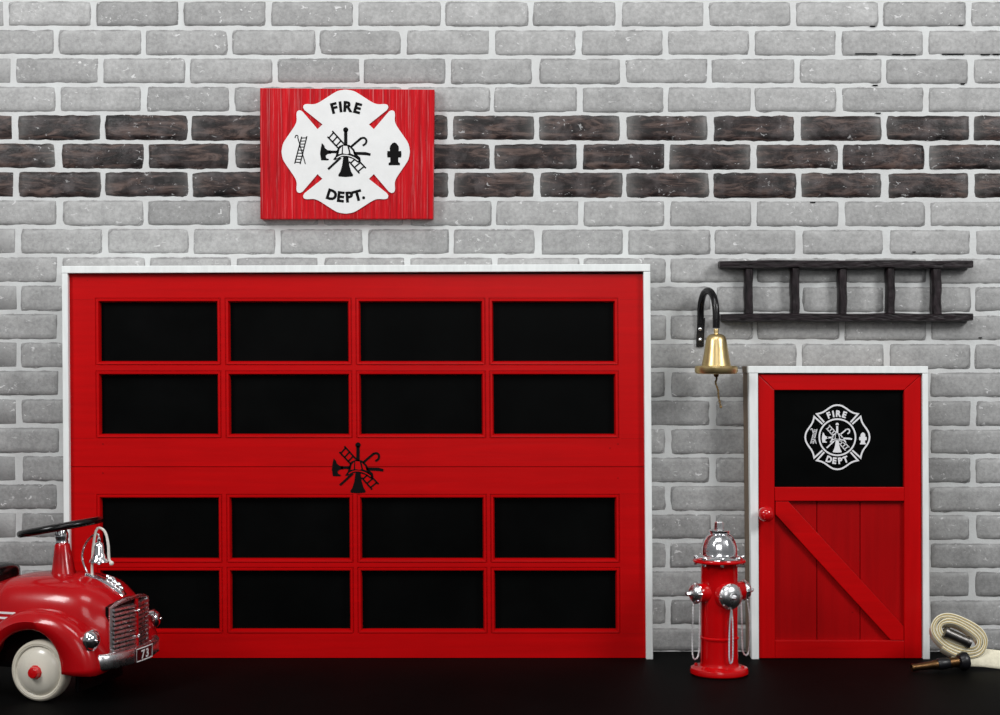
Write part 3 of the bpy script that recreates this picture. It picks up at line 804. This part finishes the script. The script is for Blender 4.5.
# steering column and wheel
cb(MB().lathe([(.030, .244), (.0275, .256), (.0255, .262), (.0165, .319), (.0150, .3215), (.0001, .3215)], 32, Matrix.Translation((-.008, 0, 0)) @ Matrix.Rotation(math.radians(-3), 4, 'Y')), 'steering_column', M['car_red'])
cb(MB().lathe([(.0125, .320), (.0145, .324), (.0130, .329), (.0150, .335), (.0150, .343), (.0120, .350), (.0115, .358)], 24, Matrix.Translation((-.008, 0, 0)) @ Matrix.Rotation(math.radians(-3), 4, 'Y')), 'collar', M['chrome'])
Mw = Matrix.Translation((-.029, 0, .358)) @ Matrix.Rotation(math.radians(-10.5), 4, 'Y')
ring = []
for i in range(56):
    a = 2*PI*i/56; ring.append(Mw @ Vector((0.087*math.cos(a), 0.087*math.sin(a), 0)))
sw = MB().tube(ring, .0078, 12, True)
sw.lathe([(.0001, -.004), (.024, -.004), (.026, 0), (.022, .006), (.0001, .009)], 28, Mw)
sw.tube([Mw @ Vector((.0, 0, 0)), Mw @ Vector((.085, 0, 0))], .0062, 8)
for a in (PI*.72, -PI*.72): sw.tube([Mw @ Vector((0, 0, 0)), Mw @ Vector((.085*math.cos(a), .085*math.sin(a), 0))], .0062, 8)
cb(sw, 'steering_wheel', M['black_plastic'])
# seat
vs = []; fs = []; n = 16
seat = MB()
rows2 = [(-.40, .075, .236), (-.385, .088, .262), (-.35, .094, .268), (-.28, .09, .248), (-.22, .086, .250), (-.17, .074, .265), (-.145, .055, .262), (-.135, .03, .255)]
for (u, a, z) in [(u_-.016, a_, z_+.008) for u_, a_, z_ in rows2]:
    for k in range(n+1):
        an = PI*k/n; vs.append((u, -a*math.cos(an), z-.026+.026*math.sin(an)**.5))
    vs += [(u, a, z-.06), (u, -a, z-.06)]
K2 = n+3
for i in range(len(rows2)-1):
    for k in range(K2): fs.append((i*K2+k, i*K2+(k+1) % K2, (i+1)*K2+(k+1) % K2, (i+1)*K2+k))
fs.append(tuple(range(K2))); fs.append(tuple((len(rows2)-1)*K2+k for k in range(K2-1, -1, -1)))
cb(seat.add(vs, fs), 'seat', M['black_plastic'], ang=60)
# grille: V-fronted louvres in a chrome frame
gf = lambda y, z: Vector((.137+.014*(1-abs(y)/.084)-.05*max(0, z-.19), y, z))
back = MB(); zl, zh = .098, .197
def gtop(y): return zh+.012*(1-(abs(y)/.084)**2)
colsg = [-.082, -.041, 0, .041, .082]
bv = []
for y in colsg: bv += [gf(y, zl), gf(y, gtop(y))]
nb = len(bv); bv2 = bv+[Vector((.125, p.y, p.z)) for p in bv]
bf = [(i*2, i*2+2, i*2+3, i*2+1) for i in range(4)]+[(i*2+nb+1, i*2+3+nb, i*2+2+nb, i*2+nb) for i in range(4)]
bf += [(0, 1, nb+1, nb), (8, nb+8, nb+9, 9)]+[(i*2+1, i*2+3, nb+i*2+3, nb+i*2+1) for i in range(4)]+[(i*2, nb+i*2, nb+i*2+2, i*2+2) for i in range(4)]
gr = cb(MB().add(bv2, bf), 'grille', M['black_plastic'], smooth=False)
for k in range(10):
    z = zl+.007+k*.0097
    pth = [gf(y, z)+Vector((.0035, 0, 0)) for y in (-.080, -.04, 0, .04, .080)]
    MB().sweep([(p, Vector((1, 0, -.45)), Vector((0, 0, 1))) for p in pth], [(-.005, -.0016), (.004, -.0036), (.0056, -.0005), (.004, .0032), (-.005, .0016)]).build('louvre', M['silver'], gr, smooth=True, ang=50)
fr = [gf(-.084, zl)]+[gf(y, gtop(y)) for y in (-.084, -.06, -.03, 0, .03, .06, .084)]+[gf(.084, zl)]
fp = MB().tube([p+Vector((.002, 0, 0)) for p in fr], .0042, 8)
fp.tube([gf(y, zl)+Vector((.002, 0, 0)) for y in (-.084, -.04, 0, .04, .084)], .0038, 8)
cb(fp, 'grille_frame', M['silver'], gr)
cb(MB().tube([gf(0, zl)+Vector((.006, 0, 0)), gf(0, zh+.008)+Vector((.006, 0, 0))], .0045, 8), 'centre_rib', M['car_red'], gr)
for z in (.125, .18): cb(MB().sphere(gf(0, z)+Vector((.011, 0, 0)), .0042, 12), 'rivet', M['chrome'], gr)
# hood strip with ornament
hs = []
for i in range(14):
    u = .036+.092*i/13; hs.append((Vector((u, 0, top_z(u)+.002)), Vector((0, 1, 0)), Vector((0, 0, 1))))
sc_ = MB()
path = []
for i, (p, x, y) in enumerate(hs):
    w_ = .012+.010*math.sin(PI*i/13); path.append((p, x*w_, y))
sc_.sweep(path, [(-1, -.004), (-.8, .0015), (-.2, .004), (.2, .004), (.8, .0015), (1, -.004)])
hs_o = cb(sc_, 'hood_strip', M['chrome'], ang=50)
on = MB()
for i, (uu, r_) in enumerate(((.092, .0085), (.103, .0075), (.112, .0085), (.120, .006))): on.sphere((uu, 0, top_z(uu)+.008), r_, 14, (1, .9, 1))
on.tube([(.085, 0, top_z(.085)+.012), (.10, 0, top_z(.10)+.016), (.115, 0, top_z(.115)+.008)], .003, 8)
cb(on, 'hood_ornament', M['chrome'], hs_o)
# bumper
bp = cr([(.095, -.130), (.122, -.130), (.142, -.122), (.156, -.095), (.166, -.05), (.169, 0), (.166, .05), (.156, .095), (.142, .122), (.122, .130), (.095, .130)], 5)
path = []
for i, p in enumerate(bp):
    a = bp[max(0, i-1)]; c_ = bp[min(len(bp)-1, i+1)]; tg = (c_-a).normalized(); nn = Vector((tg.y, -tg.x, 0))
    path.append((Vector((p.x, p.y, .087)), nn, Vector((0, 0, 1))))
bm_ = cb(MB().sweep(path, [(-.005, -.0165), (.002, -.0165), (.006, -.012), (.0055, 0), (.006, .012), (.002, .0165), (-.005, .0165)]), 'bumper', M['silver'], ang=50)
cb(MB().box(.06, .164, -.012, .012, .078, .094), 'bumper_bracket', M['black_metal'], smooth=False)
def onb(y, z, off): return Vector((.1755+off-.0022*(abs(y)/.05)**2*1.2, y, z))
pv = MB(); ys_ = [-.039, -.02, 0, .02, .039]
path = [(onb(y, .087, 0), Vector((1, 0, 0)), Vector((0, 0, 1))) for y in ys_]
npl = cb(MB().sweep(path, [(-.003, -.0145), (.0012, -.0145), (.0012, .0145), (-.003, .0145)]), 'number_plate', M['plate_red'], bm_, smooth=False)
fr = [onb(-.037, .0735, .0016), onb(0, .0735, .0016), onb(.037, .0735, .0016), onb(.037, .1005, .0016), onb(0, .1005, .0016), onb(-.037, .1005, .0016)]
cb(MB().tube(fr, .0014, 5, True), 'plate_border', M['stripe'], bm_)
nb_ = MB()
for ch, yo in (('7', -.0095), ('3', .0095)):
    vs, fs = glyph(ch, .03); xs = [v.x for v in vs]; cx = (min(xs)+max(xs))/2; k = .018/.7
    nb_.add([onb((v.x-cx)*k*1.3+yo, .078+v.y*k, .0022) for v in vs], fs)
cb(nb_, 'numerals', M['stripe'], bm_, smooth=False, flip=False)
# headlights
for sgn in (-1, 1):
    ph = math.radians(30)
    c0 = Vector((.112, sgn*.140, .137)); Mh = Matrix.Translation(c0) @ Matrix.Rotation(math.radians(-8)*(-sgn)*0-sgn*math.radians(22)*-1*-1*0+(sgn*math.radians(18)), 4, 'Z') @ Matrix.Rotation(PI/2, 4, 'Y')
    hl_ = cb(MB().lathe([(.014, -.010), (.020, .006), (.0225, .013), (.0225, .017), (.020, .019)], 32, Mh), 'headlight', M['chrome'])
    vs_l = MB().lathe([(.020, .018), (.0185, .022), (.014, .0265), (.008, .029), (.0001, .030)], 32, Mh)
    vs_l.sphere(Mh @ Vector((0, 0, .030)), .0035, 10)
    cb(vs_l, 'lens', M['glass_lens'], hl_)
# hood bell with hoop and cord
u0 = .066
hoop = cr([(.040, .004, .250), (.026, .010, .268), (.018, .012, .292), (.026, .010, .318), (.045, .004, .338), (.062, 0, .345), (.066, 0, .338)], 8)
bl = cb(MB().tube(hoop, .0022, 8), 'bell_hoop', M['silver'])
cb(MB().lathe([(.0005, .338), (.004, .337), (.005, .332), (.004, .328), (.009, .325), (.0115, .318), (.013, .304), (.0165, .292), (.021, .287), (.0215, .283), (.019, .283), (.014, .290), (.010, .306), (.0005, .318)], 28, Matrix.Translation((u0, 0, 0)), cap=False), 'hood_bell', M['chrome'], bl)
cb(MB().sphere((u0, 0, .281), .0055, 12), 'clapper', M['chrome'], bl)
cord = cr([(.052, -.006, .250), (.053, -.007, .285), (.056, -.006, .325), (.060, -.003, .352), (.068, 0, .358), (.080, .002, .348), (.087, .002, .322), (.089, .002, .292), (.094, .002, .282)], 8)
cc = MB().tube(cord, .0030, 8); cc.sphere((.095, .002, .281), .0052, 10); cc.sphere((.052, -.006, .250), .0055, 10)
cb(cc, 'bell_cord', M['rope_white'], bl)

# ---------------------------------------------------------------- fire hose
HD = .215
t = thing('fire_hose', 'cream canvas fire hose coiled on the floor with brass nozzle beside small door', 'hose', P(957, 664, HD)); t.location.z = 0; I = inv(t)
tilt = math.radians(27)
def spiral(turn, jitter=True):
    """oval coil in photo px about the coil centre"""
    n = int(turn*44); out = []
    for i in range(n+1):
        s = i/44; a = 2*PI*s+math.radians(40)
        g = s/turn; A = 18.5+12.3*g; B = 7.5+11.3*g
        A += .5*math.sin(a*2.3+s) ; B += .5*math.sin(a*3.1+1)
        # slightly boxy oval
        x = A*math.copysign(abs(math.cos(a))**.9, math.cos(a)); y = B*math.copysign(abs(math.sin(a))**.9, math.sin(a))
        out.append((x*math.cos(tilt)-y*math.sin(tilt), x*math.sin(tilt)+y*math.cos(tilt)))
    return out
sp = spiral(4.2)
px2 = (CAMD-HD)/F
def ribbon(path2, cx, cy, d_front, width, shift, th=.0034):
    """flattened hose: loop of width `width` going back, back edge shifted by `shift` px"""
    mb = MB(); pts = []
    P3 = [P(cx+x, cy+y, d_front) for x, y in path2]; n = len(P3)
    bs = Vector((shift[0]*px2, width, -shift[1]*px2))
    path = []
    for i, p in enumerate(P3):
        a = P3[max(0, i-1)]; c_ = P3[min(n-1, i+1)]; tg = (c_-a).normalized()
        path.append((p, bs, Vector((-tg.z, 0, tg.x))))
    return path
path = ribbon(sp, 958.8, 635.0, HD+.02, .045, (3.5, 7.0))
th = .0035
sect = [(0, -th*.3), (.03, -th), (.97, -th), (1, -th*.3), (1, th*.3), (.97, th), (.03, th), (0, th*.3)]
hz = MB().sweep(path, sect)
ho = hz.build('coiled_hose', [M['hose'], M['hose_edge']], t, smooth=True, inv=I, ang=60)
k8 = 8
for i, p in enumerate(ho.data.polygons):
    q = i % k8
    if q in (7,) : p.material_index = 1
# coupling inside the coil
c0 = P(957, 637.5, HD+.018); ax = Vector((math.cos(math.radians(-24)), 0, math.sin(math.radians(-24))))
Mx = Matrix.Translation(c0) @ Vector((0, 0, 1)).rotation_difference(ax).to_matrix().to_4x4()
cpl = MB().lathe([(.0120, -.034), (.0142, -.033), (.0142, -.025), (.0125, -.0245), (.0125, .024), (.0145, .0245), (.0145, .033), (.0122, .034)], 28, Mx)
cpl.build('hose_coupling', M['steel_dark'], t, smooth=True, inv=I)
# loose length running off to the right
tl = MB(); path = []
for i in range(26):
    s = i/25; x = 952+118*s
    yy = 655.5+3.0*math.sin(s*5)*(s < .6)*1-1.5*s
    c_ = P(x, 656.5+(2.2-3.2*min(1, s*1.6)), HD+.012)
    hw = (.013+.009*min(1, s*5))
    c_.z = max(c_.z-.004, 0)*0+ .004+hw*.93+.004*math.sin(s*9)
    path.append((c_, Vector((0, .35, .94))*hw, Vector((0, -.94, .35))))
tn = []
for i in range(16):
    a = 2*PI*i/16; tn.append((math.cos(a), math.copysign(abs(math.sin(a))**.8, math.sin(a))*.0045))
tl.sweep(path, tn).build('loose_hose', M['hose'], t, smooth=True, inv=I, ang=60)
# nozzle lying on the floor
nz0 = P(911.5, 667.5, .262); nz0.z = .010
nz1 = P(966.5, 660, .240); nz1.z = .0225
ax = (nz1-nz0).normalized(); Mx = Matrix.Translation(nz0) @ Vector((0, 0, 1)).rotation_difference(ax).to_matrix().to_4x4()
nzl = (nz1-nz0).length
nz = MB().lathe([(.0045, .002), (.0045, 0), (.0085, 0), (.0095, .003), (.0085, .008), (.0080, .012), (.0088, .03), (.0096, .052), (.0110, .056), (.0112, .062), (.0105, .066), (.0120, .100), (.0120, nzl)], 28, Mx, cap=True).build('nozzle', M['old_brass'], t, smooth=True, inv=I)
MB().lathe([(.0118, .064), (.0135, .067), (.0140, .080), (.0130, .090), (.0118, .094)], 28, Mx).build('nozzle_grip', M['rubber_black'], nz, smooth=True, inv=I)
cl = MB().lathe([(.0125, nzl-.022), (.0180, nzl-.019), (.0215, nzl-.010), (.0215, nzl-.004), (.0195, nzl+.002), (.014, nzl+.004)], 32, Mx)
cl.build('nozzle_collar', M['rubber_black'], nz, smooth=True, inv=I)
for i in range(5):
    pass

# ---------------------------------------------------------------- lights, world, camera
def area(name, loc, target, size, power, col=(1, 1, 1), sy=None):
    l = bpy.data.lights.new(name, 'AREA'); l.shape = 'RECTANGLE'; l.size = size; l.size_y = sy or size; l.energy = power; l.color = col
    o = bpy.data.objects.new(name, l); C.objects.link(o); o.location = loc
    o.rotation_euler = (Vector(target)-Vector(loc)).to_track_quat('-Z', 'Y').to_euler(); return o
area('softbox_left', (-2.4, -2.5, 2.5), (-.3, 0, 1.15), .8, 62, sy=1.0)
area('softbox_right', (2.6, -2.4, 2.4), (.4, 0, 1.0), .8, 62, sy=1.0)
area('overhead_softbox', (0, -2.2, 3.4), (0, 0, 1.1), 1.6, 40, sy=.9)
area('front_strip_softbox', (.25, -5.4, 2.1), (0, 0, .6), 1.7, 30, sy=1.7)
w = bpy.data.worlds.new('studio'); bpy.context.scene.world = w; w.use_nodes = True
w.node_tree.nodes['Background'].inputs[0].default_value = (.62, .63, .65, 1); w.node_tree.nodes['Background'].inputs[1].default_value = .27
cam = bpy.data.cameras.new('camera'); co = bpy.data.objects.new('camera', cam); C.objects.link(co)
co.location = (0, -CAMD, CAMH); co.rotation_euler = (PI/2, 0, 0); cam.sensor_width = 36; cam.lens = F/1000*36
cam.clip_start = .05; cam.clip_end = 60
sc = bpy.context.scene; sc.camera = co
sc.view_settings.view_transform = 'Standard'; sc.view_settings.look = 'None'; sc.view_settings.gamma = 1; sc.view_settings.exposure = 0
sc.view_settings.use_curve_mapping = False
